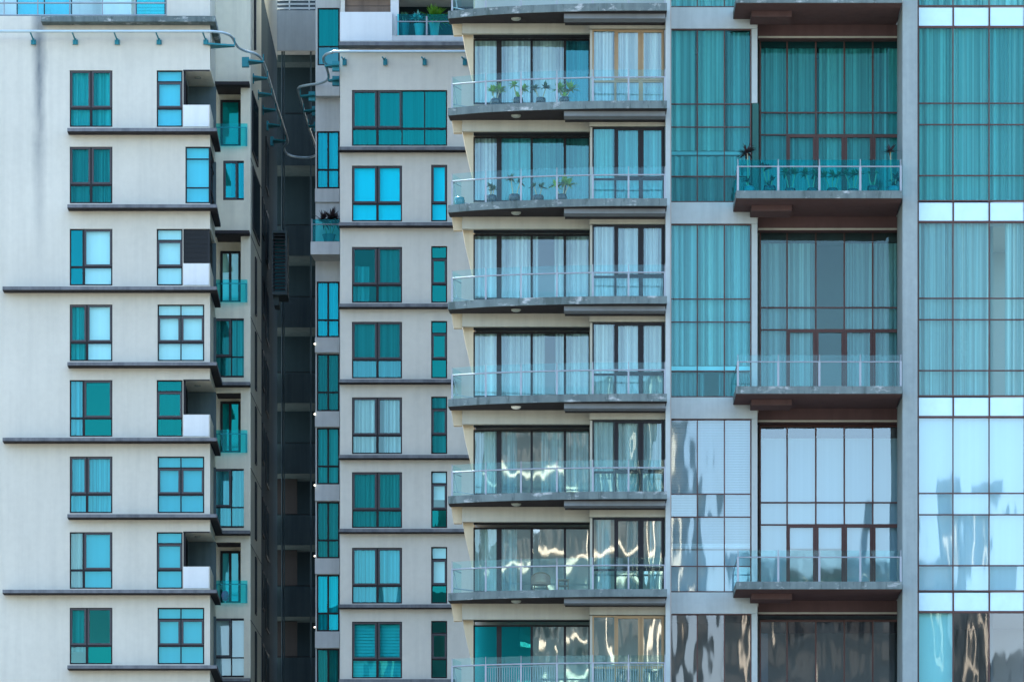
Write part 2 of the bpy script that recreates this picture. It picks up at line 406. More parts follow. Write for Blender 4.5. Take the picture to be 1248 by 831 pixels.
# windows A
SA = [
 ('teal',111,[('c',86,136,86,155,CW)]), ('teal',111,[('c',86,136,86,155,CG)]),
 ('cyan',102,[('b',104,136,86,155,BL)]), ('teal',106,[('c',86,103,86,155,CW),('b',107,136,86,155,BL)]),
 ('dteal',102,[('c',86,102,86,155,CW)]), ('blue',106,[('c',86,106,86,155,CW),('c',107,136,86,155,CW)]),
 ('blue',102,[('c',86,101,86,155,CW),('b',103,136,86,155,BG)]), ('teal',106,[('b',86,103,86,140,CG)])]
GM = [None,None,{(1,0):'pale',(1,1):'pale'},{(1,0):'pale',(1,1):'pale'},{(0,0):'blue',(0,1):'blue'},None,{(0,0):'pale',(0,1):'pale'},{(0,1):'ctrt',(1,1):'dteal'}]
for i in range(8):
    t,b = TOPS[i],BOTS[i]; g,mx,sp = SA[i]
    sp = [(k,a,c,t+(d-86),t+(e-86),m_) for k,a,c,d,e,m_ in sp]
    window(bl, [85,mx,137], [t,t+46.5,b], YL+.07, g, sp, cases=[(0,0),(1,0)] if i in (0,1) else [(1,0)] if i in (2,4,6) else [(0,0),(1,0)], thick_x=(0,), thick_y=(0,), gmap=GM[i], case_mat=CASE)
SB = {0:('blue',[('b',190,223,0,69,BL)]),2:('pale',[('b',190,223,0,69,BL)]),4:('dteal',[]),6:('blue',[('b',190,223,0,69,BG)])}
for i,(g,sp) in SB.items():
    t,b = TOPS[i],BOTS[i]
    window(bl, [191,222.6], [t,t+14,t+46.5,b], YL+.07, g, [(k,a,c,t+d,t+e,m_) for k,a,c,d,e,m_ in sp], cases=[(0,1)], thick_y=(1,), case_mat=CASE)
for i,g,mt in ((3,'pale',BL),(5,'blue',BG),(7,'blue',BG)):
    t,b = TOPS[i],BOTS[i]
    window(bl, [192,220.5,249], [t,t+14,t+46.5,b], YL+.07, g, [('b',192,249,t,b,mt)], cases=[(0,1),(1,1)], thick_y=(1,), case_mat=CASE)
# corner window of the second floor from the top, glazed round the corner
t,b = TOPS[1],BOTS[1]
ow = window(bl, [226,256], [t,t+15,t+50,b], YL+.03, 'blue', [('b',227,255,t,b,BL)])
sg = MB(); sf = MB()
dd = (pside1-pside0).normalized()
for k0,k1 in ((0,.72),):
    a = pside0-dd*.2; c = pside0+dd*LS*.72; n0 = len(sg.v)
    sg.v += [(a.x-.03,a.y,Z(b,YL)),(c.x-.03,c.y,Z(b,YL)),(c.x-.03,c.y,Z(t,YL)),(a.x-.03,a.y,Z(t,YL))]; sg.f.append((n0,n0+1,n0+2,n0+3))
    for yy in (t+.5,t+15,t+50,b-.5): sf.bar((a.x,a.y,Z(yy,YL)),(c.x,c.y,Z(yy,YL)),.035,n=4)
    for q in (0,.5,1): p_ = a.lerp(c,q); sf.bar((p_.x,p_.y,Z(b,YL)),(p_.x,p_.y,Z(t,YL)),.035,n=4)
obj('pane', sg, G['blue'], ow); obj('mullion', sf, FRAME, ow)
# louvred loggia (third) that goes round the corner
t = TOPS[2]; lv = MB()
for k in range(26):
    z = Z(t+42,YL)+.03+k*(Z(t,YL)-Z(t+42,YL)-.05)/26
    lv.box(X(223.6,YL), X(254.5,YL), YL+.05, YL+.08, z, z+.035)
    a = pside0; c = pside0+dd*LS*.7; n0 = len(lv.v)
    lv.bar((a.x-.05,a.y,z),(c.x-.05,c.y,z),.02,n=4)
lv.box(X(223.6,YL), X(254.5,YL), YL+.12, YL+.14, Z(t+42,YL), Z(t,YL))
lv.bar((pside0.x-.05,pside0.y-.2,Z(t+42,YL)),(pside0.x-.05,pside0.y-.2,Z(t,YL)),.05,n=4)
obj('louvre_screen', lv, LOUV, bl)
for i in (0,4,6):                               # loggia openings: thin dark edging and a ceiling lamp
    t = TOPS[i]; e = MB()
    e.box(X(223.3,YL), X(226,YL), YL+.06, YL+.14, Z(t+42,YL), Z(t,YL)); e.box(X(223.3,YL), X(255.6,YL), YL-.012, YL+.02, Z(t+.9,YL), Z(t-.6,YL))
    obj('loggia_edging', e, FRAME, bl)
    obj('ceiling_lamp', MB().lathe((X(241,YL+1.2),YL+1.2,Z(t-.5,YL)-.07), [(.03,0),(.12,.02),(.12,.065)]), LAMPD, bl)
# the bay, four metres back
rec = {0:(105,178),2:(286,368),4:(478,551),6:(660,734)}
bh = [(262,293.5,a,b) for a,b in rec.values()]+[(272,304.2,196,244),(260,304.2,388,460),(260,304.2,571,643),(260,304.2,753,825)]
obj('bay_wall', MB().pwall(262.6, 305.2, LT, 920, YB, .22, bh), W_SIDE, bl)
for i,(a,b) in rec.items():
    rs = MB(); rb = MB()
    rb.box(X(261,YB+1.5), X(300,YB+1.5), YB+1.5, YB+1.62, Z(b+3,YB), Z(a-6,YB))
    rs.box(X(263,YB), X(304,YB), YB+.23, YB+1.49, Z(a,YB), Z(a,YB)+.12)
    rs.slab([(X(263,YB),YB-.55),(X(303.8,YB-.55),YB-.55),(X(303.8,YB-.55),YB-.004),(X(263,YB),YB-.004)], Z(a-.5,YB-.3)-.02, Z(a-.5,YB-.3)+.1) if i in (0,2) else None
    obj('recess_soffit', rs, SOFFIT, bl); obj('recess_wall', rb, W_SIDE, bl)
doors = {0:('dteal',[('b',279,291,142,178,BL)],1),2:('pale',[('c',271,280,306,368,CW),('c',282,292,306,368,CW)],2),4:('dteal',[],2),6:('blue',[('c',270,279,671,734,CW),('c',284,292,671,734,CW)],2)}
for i,(a,b) in rec.items():
    g,sp,nc = doors[i]; xs = [268.5,293.2] if nc == 1 else [268.5,280.5,293.2]; ta = a+17 if i == 0 else a+20 if i == 2 else a+11
    window(bl, xs, [ta,b+1], YB+1.38, g, [], fw=.09, mw=.1, name='balcony_door')
    # glass rail bowed out past the wall
    zb = Z(b+.8,YB-.2); zt = zb+.86
    o = obj('balcony_rail', MB().bar((X(264,YB),YB-.22,zt-.14),(X(300.5,YB),YB-.22,zt-.14),.018).bar((X(300.5,YB),YB-.22,zb),(X(300.5,YB),YB-.22,zt-.14),.025)
        .bar((X(300.5,YB),YB-.22,zt-.14),(X(300.5,YB),YB-.01,zt-.14),.018).bar((X(264.5,YB),YB-.22,zb),(X(264.5,YB),YB-.22,zt-.14),.025), STEEL, bl)
    gp = MB().box(X(264,YB), X(302,YB), YB-.262, YB-.25, zb, zt); obj('glass_panel', gp, G['railt'], o)
for i,(x0,x1,y0,y1,g,sp,ys) in {1:(272,304,196,244,'cyan',[('c',282,303,196,244,CG)],[]),3:(260.5,304,388,460,'teal',[('c',264,279,388,460,CG),('c',283,303,388,460,CW)],[435]),
      5:(260.5,304,571,643,'blue',[('c',262,303,571,643,CW)],[618]),7:(260.5,304,753,825,'ctr',[('b',262,303,753,825,BG)],[801])}.items():
    m_ = (x0+x1)/2+(2 if i == 1 else 0)
    window(bl, [x0,m_,x1], [y0]+ys+[y1], YB+.02, g, sp, cases=[(0,0)], case_mat=CASE, fw=.075)
ib = MB().box(X(262,YB), X(304,YB), YB+2.2, YB+2.3, Z(915,YB), Z(60,YB)); obj('bay_room_wall', ib, ROOM, bl)
# right side wall with a row of dark windows
q0 = Vector((X(305.3,YB), YB)); q1 = Vector((X(318.5,30),30)); q2 = Vector((X(338,42.4),42.4))
L1 = (q1-q0).length; L2 = (q2-q1).length
obj('side_wall', MB().wall(q0+Vector((0,.001)), q1, 0, Z(LT,YB), .25), W_SIDE, bl)
obj('side_wall', MB().wall(q1+Vector((.002,.004)), q2, Z(30,36), Z(LT,YB), .25), W_SIDE, bl)
obj('side_wall', MB().wall(q1+Vector((.002,.004)), q2, 0, Z(30,36), .25), W_DARK, bl)  # gap shade painted in: lower part of the same wall made dark
def side_window(pa, pb, s0, s1, z0, z1):
    d = (pb-pa).normalized(); n = Vector((d.y,-d.x)); a = pa+d*s0; b = pa+d*s1
    f = MB()
    for (u,v) in ((a,b),):
        f.slab([tuple(u+n*.003), tuple(v+n*.003), tuple(v+n*.05), tuple(u+n*.05)][::-1], z0, z1)
    o = obj('side_window', f, LOUV, bl)
    p_ = MB(); e = .08; k = a+d*e+n*.054; m_ = b-d*e+n*.054
    p_.v = [(k.x,k.y,z0+e),(m_.x,m_.y,z0+e),(m_.x,m_.y,z1-e),(k.x,k.y,z1-e)]; p_.f = [(0,1,2,3)]
    obj('pane', p_, G['ct3'], o)
for i,t in enumerate(TOPS[:8]):
    zz = Z(t+14,YB)
    if i in (0,): side_window(q0,q1,.6,3.6,zz-2.5,zz-.2)
    elif i == 1: side_window(q0,q1,.9,4.4,zz-2.5,zz-.1)
    else:
        side_window(q0,q1,2.2,2.8,zz-2.4,zz-.2)
    if i > 0: side_window(q1,q2,.5,1.8,zz-1.7,zz-.2)
    side_window(q1,q2,3.0,5.0,zz-2.2,zz-.2)
    g1 = MB()
    for A_,B_ in ((q0,q1),):
        g1.bar((A_.x+.005,A_.y,zz-2.9),(B_.x+.005,B_.y,zz-2.9),.014,n=4)
    obj('joint_line', g1, LOUV, bl)
obj('drain_pipe', MB().bar((X(308,25)+.08,25.2,Z(60,25)),(X(308,25)+.08,25.2,Z(LT,25)),.05), LOUV, bl)
# terrace at the top left
ro = MB()
zb = Z(19.5,YL+.2); zt = Z(-30,YL+.2)
for px in (5,46,85,125,165,203): ro.bar((X(px,YL+.2),YL+.2,zb),(X(px,YL+.2),YL+.2,zt),.022)
ro.bar((X(-90,YL+.2),YL+.2,Z(2.5,YL)),(X(203,YL+.2),YL+.2,Z(2.5,YL)),.03); ro.bar((X(-90,YL+.2),YL+.2,zb+.02),(X(203,YL+.2),YL+.2,zb+.02),.03)
ro = obj('terrace_rail', ro, STEEL, bl)
obj('glass_panel', MB().box(X(-90,YL+.2), X(203,YL+.2), YL+.24, YL+.252, zb, zt), G['rail'], ro)
obj('terrace_wall', MB().pwall(-90, 203, LT, 40, YL+2.6, .2, [(165,202,-60,24),(20,88,-60,24)]), W_PALE, bl)
obj('terrace_column', MB().pbox(124, 160, -200, 30, YL+1.5, .6), W_WHITE, bl)
window(bl, [165,202], [-60,22], YL+2.65, 'cyan', [('s',166,201,-60,22,BL)])
window(bl, [20,54,88], [-60,22], YL+2.65, 'blue', [('b',21,87,-60,22,BL)])
obj('terrace_floor', MB().box(X(-90,YL), X(203,YL), YL+.29, YL+2.59, Z(30,YL), Z(21.5,YL)), W_DARK, bl)

# ================================================================== REAR: dark block in the gap
YR = 42.6
br = thing('rear_block', (X(362,YR), YR, 0), 'dark rear block of open corridors seen in the narrow gap between two towers', 'building')
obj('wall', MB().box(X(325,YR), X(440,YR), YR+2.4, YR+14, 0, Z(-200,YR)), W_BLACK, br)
for k in range(-1,10):
    top = 145+(k*86.5) if k < 0 else [140,276,363,455,541,628,715,801,888,975][k]
    bot = top+(62 if k == 0 else 36)
    if k < 0: continue
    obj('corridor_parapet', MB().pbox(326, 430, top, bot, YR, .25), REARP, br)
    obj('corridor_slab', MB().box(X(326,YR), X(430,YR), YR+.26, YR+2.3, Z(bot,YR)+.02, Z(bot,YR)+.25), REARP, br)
    obj('corridor_handrail', MB().pbox(326, 430, top-2.2, top-1.2, YR+.1, .05), FRAME, br)
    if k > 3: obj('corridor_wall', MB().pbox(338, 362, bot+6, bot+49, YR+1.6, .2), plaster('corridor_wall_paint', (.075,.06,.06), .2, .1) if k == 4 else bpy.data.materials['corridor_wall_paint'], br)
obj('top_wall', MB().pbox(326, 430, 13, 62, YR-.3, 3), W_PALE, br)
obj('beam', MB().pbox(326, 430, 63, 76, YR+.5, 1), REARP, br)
lr = MB()
for y in (-6,-1,4,9): lr.pbox(338, 384, y, y+2.2, YR-.2, .05)
for x in (352,376): lr.pbox(x, x+1.5, -8, 12, YR-.13, .05)
obj('top_railing', lr, W_WHITE, br)
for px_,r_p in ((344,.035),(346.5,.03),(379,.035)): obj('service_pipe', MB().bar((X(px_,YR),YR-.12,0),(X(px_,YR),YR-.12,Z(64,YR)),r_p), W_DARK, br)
# louvred box hung on the side wall
lb = thing('louvre_enclosure', (X(341,33), 33, Z(360,33)), 'dark louvred service box hung on the wall inside the gap', 'louvre box')
f = MB(); f.pbox(332, 350, 281, 284, 33, 1.6).pbox(332, 350, 355, 359, 33, 1.6).pbox(332, 333, 284, 355, 33, 1.6).pbox(347.5, 350, 284, 355, 33, 1.6)
obj('frame', f, REARP, lb)
f = MB()
for k in range(17): f.pbox(333, 347.5, 286+k*4.1, 288+k*4.1, 33.1, .05)
obj('louvre', f, LOUV, lb)
obj('back_panel', MB().pbox(333.1, 347.4, 284.1, 354.9, 34.4, .05), FIN, lb)
obj('bracket', MB().pbox(334, 340, 359.3, 372, 33.3, 1), REARP, lb)

# ================================================================== MIDDLE: grey tower
YM = 24.; YW = 28.6
bm_ = thing('apartment_tower', (X(490,YM), YM, 0), 'grey plastered tower in the middle, behind the curved balconies', 'building')
MT = [110,202,301,392,484,575,667,757,849]; MBt = [178,270,369,461,553,643,735,826,918]
holes = [(429,545,110,178)]
for t,b in list(zip(MT,MBt))[1:]: holes += [(429,490,t,b),(525.5,545,t-1,b)]
obj('wall', MB().pwall(414.5, 640, 50.5, 925, YM, .28, holes), W_MID, bm_)
im = MB(); im.box(X(415,YM), X(640,YM), YM+3, YM+3.2, Z(920,YM), Z(50,YM)); im.box(X(506,YM), X(509,YM), YM+.3, YM+3, Z(920,YM), Z(185,YM))
for b in MBt: im.box(X(416,YM), X(640,YM), YM+.3, YM+2.99, Z(b+12,YM), Z(b+3,YM))
im.box(X(414.6,YM), X(416,YM), YM+.3, YM+2.99, Z(920,YM), Z(55,YM))
obj('interior', im, ROOM, bm_)
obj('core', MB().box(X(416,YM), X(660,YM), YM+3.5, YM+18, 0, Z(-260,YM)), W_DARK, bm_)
obj('lower_floors', MB().box(X(414.5,YM), X(640,YM), YM+.02, YM+2.9, 0, Z(926,YM)).box(X(384.5,YW), X(414,YW), YW, YW+3, 0, Z(921,YW)), W_MID, bm_)
ends = [567,547,547,547,575,567,547,547]
for i,b in enumerate(MBt[:8]):
    zt = Z(b+1,YM-.45); lo = obj('ledge', MB().box(X(413,YM-.45), X(ends[i]+8,YM), YM-.45, YM-.003, zt-.12, zt), LEDGE, bm_); obj('ledge_shade_sheet', MB().box(X(413,YM-.45), X(ends[i]+8,YM), YM-.449, YM-.003, zt-.132, zt-.123), SOFFIT, lo)  # dark sheet below paints the ledge's underside shade
zt = Z(51,YM-.6); obj('ledge', MB().box(X(413,YM-.6), X(566,YM), YM-.6, YM-.003, zt-.14, zt), LEDGE, bm_)
window(bm_, [429,460,490,517.5,545], [110,157,178], YM+.07, 'dteal', [('b',430,544,110,178,CG)], cases=[(0,0),(1,0)], thick_x=(0,), thick_y=(0,), case_mat=CASE)
SD = ['',('cyan',[('b',429,490,0,69,BL)]),('teal',[('c',430,450,24,69,CW),('b',461,489,0,69,CG)]),('teal',[('b',430,489,0,69,CG)]),
      ('pale',[('c',430,456,0,69,CW),('c',468,489,0,69,CW)]),('teal',[('c',430,489,0,69,CG)]),('blue',[('c',430,460,0,69,CW),('c',461,489,0,69,CW)]),('teal',[('w',430,489,0,69,BL)])]
for i in range(1,8):
    t,b = MT[i],MBt[i]; g,sp = SD[i]
    window(bm_, [429,460,490], [t,t+46.5,b], YM+.07, g, [(k,a,c,t+d,t+e,m_) for k,a,c,d,e,m_ in sp], cases=[(0,0),(1,0)], thick_x=(0,), thick_y=(0,), case_mat=CASE,
           gmap={(0,1):'blue',(1,1):'blue'} if i == 3 else None)
    g2 = ['','cyan','dteal','dteal','teal','pale','pale','teal'][i]
    s2 = {1:[('b',526,545,0,69,BL)],5:[('b',526,545,0,34,BL)],6:[('b',526,545,0,46,BL)],4:[('b',526,545,0,69,CG)]}.get(i,[])
    if i == 1: window(bm_, [525.5,545], [t-1,t+46.5,b], YM+.07, g2, [(k,a,c,t+d,t+e,m_) for k,a,c,d,e,m_ in s2], cases=[(0,0)], case_mat=CASE)
    else: window(bm_, [525.5,545], [t-1,t+14,t+46,b], YM+.07, g2, [(k,a,c,t+d,t+e,m_) for k,a,c,d,e,m_ in s2], cases=[(0,1)], case_mat=CASE, gmap={(0,2):'dteal'} if i in (5,6) else None)
# top terrace
obj('terrace_parapet', MB().pbox(414.5, 478, 15, 50.2, YM, .2), W_WHITE, bm_)
obj('terrace_parapet', MB().pbox(478.1, 640, 43.5, 50.2, YM, .2), W_PALE, bm_)
obj('terrace_column', MB().pbox(476, 486, -250, 43.3, YM+.25, .5), W_WHITE, bm_)
sh_ = MB()
for k in range(12): sh_.pbox(417, 475.8, -80+k*8, -72.6+k*8, YM+.5, .05)
obj('shutter', sh_, SHUT, bm_)
obj('terrace_back_wall', MB().box(X(414,YM), X(640,YM), YM+2.2, YM+2.4, Z(50,YM), Z(-240,YM)), W_BLACK, bm_)
obj('terrace_roof', MB().box(X(414.6,YM), X(640,YM), YM+.05, YM+2.19, Z(-8,YM), Z(-25,YM)), W_PALE, bm_)
rl = MB(); yy = YM-.06
zb = Z(43,yy); zt = Z(26.5,yy)
for px in (483.3,520): rl.box(X(px,yy)-.03, X(px,yy)+.03, yy, yy+.05, zb, Z(20,yy))
rl.bar((X(483,yy),yy+.02,zt),(X(600,yy),yy+.02,zt),.022)
rl = obj('terrace_rail', rl, STEEL, bm_)
obj('glass_panel', MB().box(X(484,yy), X(519,yy), yy+.06, yy+.072, zb, Z(17,yy)), G['railt'], rl)
obj('glass_panel', MB().box(X(521,yy), X(600,yy), yy+.06, yy+.072, zb, Z(17,yy)), G['railt'], rl)
# the narrow bay beside the gap
bays = [(160,230),(343,411),(431,501),(521,590),(611,680),(700,769),(790,858)]
obj('bay_wall', MB().pwall(384.5, 414.4, -250, 920, YW, .2, [(387,413.9,10,80)]+[(386,413.9,a,b) for a,b in bays]), W_PALE, bm_)
obj('return_wall', MB().box(X(414.6,YM), X(420,YM), YM+.3, YW+.3, Z(920,YM), Z(-240,YM)), W_MID, bm_)
obj('bay_side_wall', MB().box(X(384.5,YW), X(385.6,YW), YW+.21, YW+6, Z(920,YW), Z(-250,YW)), W_PALE, bm_)
obj('bay_room', MB().box(X(386,YW), X(416,YW), YW+1.6, YW+1.8, Z(915,YW), Z(-200,YW)), ROOM, bm_)
window(bm_, [387,413.8], [10,57,80], YW+.05, 'dteal', [('b',388,413,10,57,CG)], gmap={(0,1):'blue'})
kinds = [('cyan',CW),('cyan',CW),('teal',CG),('teal',CW),('teal',CG),('cyan',CW),('teal',CG)]
for (a,b),(g,c) in zip(bays,kinds):
    window(bm_, [386,400,413.8], [a,a+47,b], YW+.05, g, [('c',387,413,a,b,c)], fw=.06, mw=.07)
for a,b in ((412,430),(501.6,520.4),(590.6,610.4),(680.6,699.4),(769.6,789.4),(230.8,247)):
    obj('spandrel', MB().box(X(384,YW), X(413.9,YW), YW-.12, YW-.005, Z(b,YW), Z(a,YW)), W_PALE, bm_)
# hanging balconies on the bay
o = obj('balcony', MB().slab([(X(378.5,YW-1.4),YW-1.4),(X(414,YW-1.4),YW-1.4),(X(414,YW),YW-.004),(X(384,YW),YW-.004)], Z(310,YW-1.4), Z(294.5,YW-1.4)), W_PALE, bm_)
y_ = YW-1.3
obj('railing', MB().bar((X(380,y_),y_,Z(294,y_)),(X(380,y_),y_,Z(267,y_)),.03).bar((X(380,y_),y_,Z(273.5,y_)),(X(413.8,y_),y_,Z(273.5,y_)),.02), STEEL, o)
obj('glass_panel', MB().box(X(380.5,y_), X(413.8,y_), y_+.04, y_+.052, Z(294,y_), Z(267,y_)), G['railt'], o)
obj('balcony', MB().box(X(385,YW-.5), X(414,YW-.5), YW-.5, YW-.004, Z(117,YW-.5), Z(82,YW-.5)), W_PALE, bm_)
for px,py in ((383.6,420),(383.6,505.5),(383.6,592),(383.6,678),(383.6,764.5)):
    obj('wall_lamp', MB().lathe((X(px,YW-.15),YW-.18,Z(py,YW)), [(.012,-.03),(.03,-.02),(.035,.01),(.02,.03)], 10), LIT, bm_, smooth=True)

# ================================================================== the pipe hoop that runs round both towers
zc = Z(38.5,YL-.8)
def ring(px, py):                                # a point of the photo on the level of the hoop
    D_ = (zc-EYE)*FP*DC/(HZ-py)/1. ; Yq = D_-DC
    return (X(px,Yq), Yq, zc)
cp = thing('pipe_hoop', ring(362,190), 'pale steel pipe hoop with teal fins curling round two towers near the top', 'pipe canopy')
raw = [(-60,38.5),(100,38.5),(240,38.5),(262,39),(274,41),(282,45),(287.5,54),(291,58.5),(299,62.5),(309,65),(316,69),(321,76),(325.5,89),(331,108),(336,125),(341,141),(346,156.5),(350.5,172),
       (346,180),(349,187),(358,191),(370,192.3),(380,191.5),(387,187),(384,177),(377,156.5),(372,142),(367,123),(363.5,112),(365,106.5),(375,104),(389,102),(398,98.5),(400.5,93),(397,80),(394,72),(397,67),(405,64.2),(416,63),(500,63),(640,63)]
P = [Vector(ring(*q)) for q in raw]; Q = []
for i in range(len(P)-1):
    p0,p1,p2,p3 = P[max(i-1,0)],P[i],P[i+1],P[min(i+2,len(P)-1)]
    if (p2-p1).length > 4 and (i < 2 or i > len(P)-4): Q.append(p1); continue
    for k in range(5):
        t = k/5; Q.append(.5*((2*p1)+(p2-p0)*t+(2*p0-5*p1+4*p2-p3)*t*t+(-p0+3*p1-3*p2+p3)*t**3))
Q.append(P[-1])
obj('pipe', MB().tube(Q, .05, 12), PIPE, cp, smooth=True)
for px in (40,91,142,193,250):
    f = MB().bar((X(px-3,YL-.8),YL-.8,zc-.04),(X(px+1,YL),YL-.1,Z(50,YL)),.03); f.box(X(px-2,YL),X(px+4,YL),YL-.1,YL-.004,Z(55,YL),Z(49.5,YL)); f.box(X(px+1,YL),X(px+2.4,YL),YL-.2,YL-.101,Z(56,YL),Z(48.5,YL))
    obj('bracket', f, FIN, cp)
for px in (418.5,468,516,565):
    f = MB().bar((X(px-2,YM-.8),YM-.8,zc-.04),(X(px+1,YM),YM-.1,Z(74,YM)),.03); f.box(X(px-1,YM),X(px+4,YM),YM-.1,YM-.004,Z(80,YM),Z(73,YM)); f.box(X(px+1,YM),X(px+2.4,YM),YM-.2,YM-.101,Z(81,YM),Z(72,YM))
    obj('bracket', f, FIN, cp)
def fin(pa, py, pb, w=.28):                      # horizontal tapered blade between wall (pa) and pipe (pb)
    a = ring(pa,py-7); b = ring(pb,py-7); z = zc-.28
    f = MB().slab([(a[0],a[1]-w*1.4),(b[0],b[1]-w*.3),(b[0],b[1]+w*.3),(a[0],a[1]+w*1.4)], z-.06, z)
    f.box(a[0]-.25, a[0]+.02, a[1]-.1, a[1]+.1, z-.22, z+.14)
    f.bar((b[0],b[1],z),(b[0],b[1],zc-.02),.02)
    obj('fin', f, FIN, cp)
for q in ((254,53,286),(303,73,321),(309,93,326),(315,113,331),(321,132,336),(327,151,342),(333,170,348)): fin(*q)
for q in ((384,115,366),(388,133,370),(390,152,376),(413,96,400),(413,78,396)): fin(*q)

# ================================================================== RIGHT: glass tower with balconies
bt = thing('glass_tower', (X(880,0), 0, 0), 'pale glass tower at the right with stacked curved balconies and tall curtained windows', 'building')
YG, YRC, YH, YBOX, YWL = 2.3, 3.6, 1.75, 1.35, 2.65
PIT = 118.9
FR = [(546,1.15),(560,.95),(592,.62),(635,.36),(679,.17),(722,.05),(760,0),(813,0)]
def fy(px):
    for (a,p),(b,q) in zip(FR,FR[1:]):
        if a <= px <= b: t = (px-a)/(b-a); return p+(q-p)*t
    return 0
obj('core', MB().box(X(580,5), X(1290,5), YG+6.5, YG+22, 0, Z(-300,0)), W_DARK, bt)
obj('lower_floors', MB().box(X(566,1), X(1290,1), 1.5, 8.7, 0, Z(940,0)), W_TOWER, bt)
# interior back walls, double height on the right
ii = MB(); ii.box(X(578,5), X(815,5), YWL+3.4, YWL+3.6, Z(930,0), Z(-100,0)).box(X(818,5), X(1290,5), YRC+3.6, YRC+3.8, Z(930,0), Z(-230,0))
ii.box(X(815,3), X(816.5,3), YBOX+.2, YWL+3.4, Z(930,0), Z(-100,0))
ii.box(X(924,3), X(925,3), YRC+.15, YRC+3.6, Z(930,0), Z(-230,0)); ii.box(X(1103,3), X(1112,3), 1.3, YRC+3.6, Z(930,0), Z(-230,0))
ii.box(X(1206,3), X(1209,3), 2.6, YRC+3.6, Z(930,0), Z(-230,0))
for k in range(-1,9):
    zt = Z(123+PIT*(k-0.),0); ii.box(X(579,3), X(814,3), YWL+.2, YWL+3.39, zt-.3, zt)
for k in range(-1,4):
    zt = Z(246+6+237.3*k,YG); ii.box(X(818,3), X(923.5,3), YG+.2, YRC+3.59, zt-.3, zt); zt = Z(232.5+237.8*k+6,0); ii.box(X(926,3), X(1102,3), YRC+.2, YRC+3.59, zt-.3, zt)
    zt = Z(250+237.4*k,1); ii.box(X(1120,1), X(1290,1), 1.2, YRC+3.59, zt-.4, zt)
obj('interior', ii, ROOM, bt)
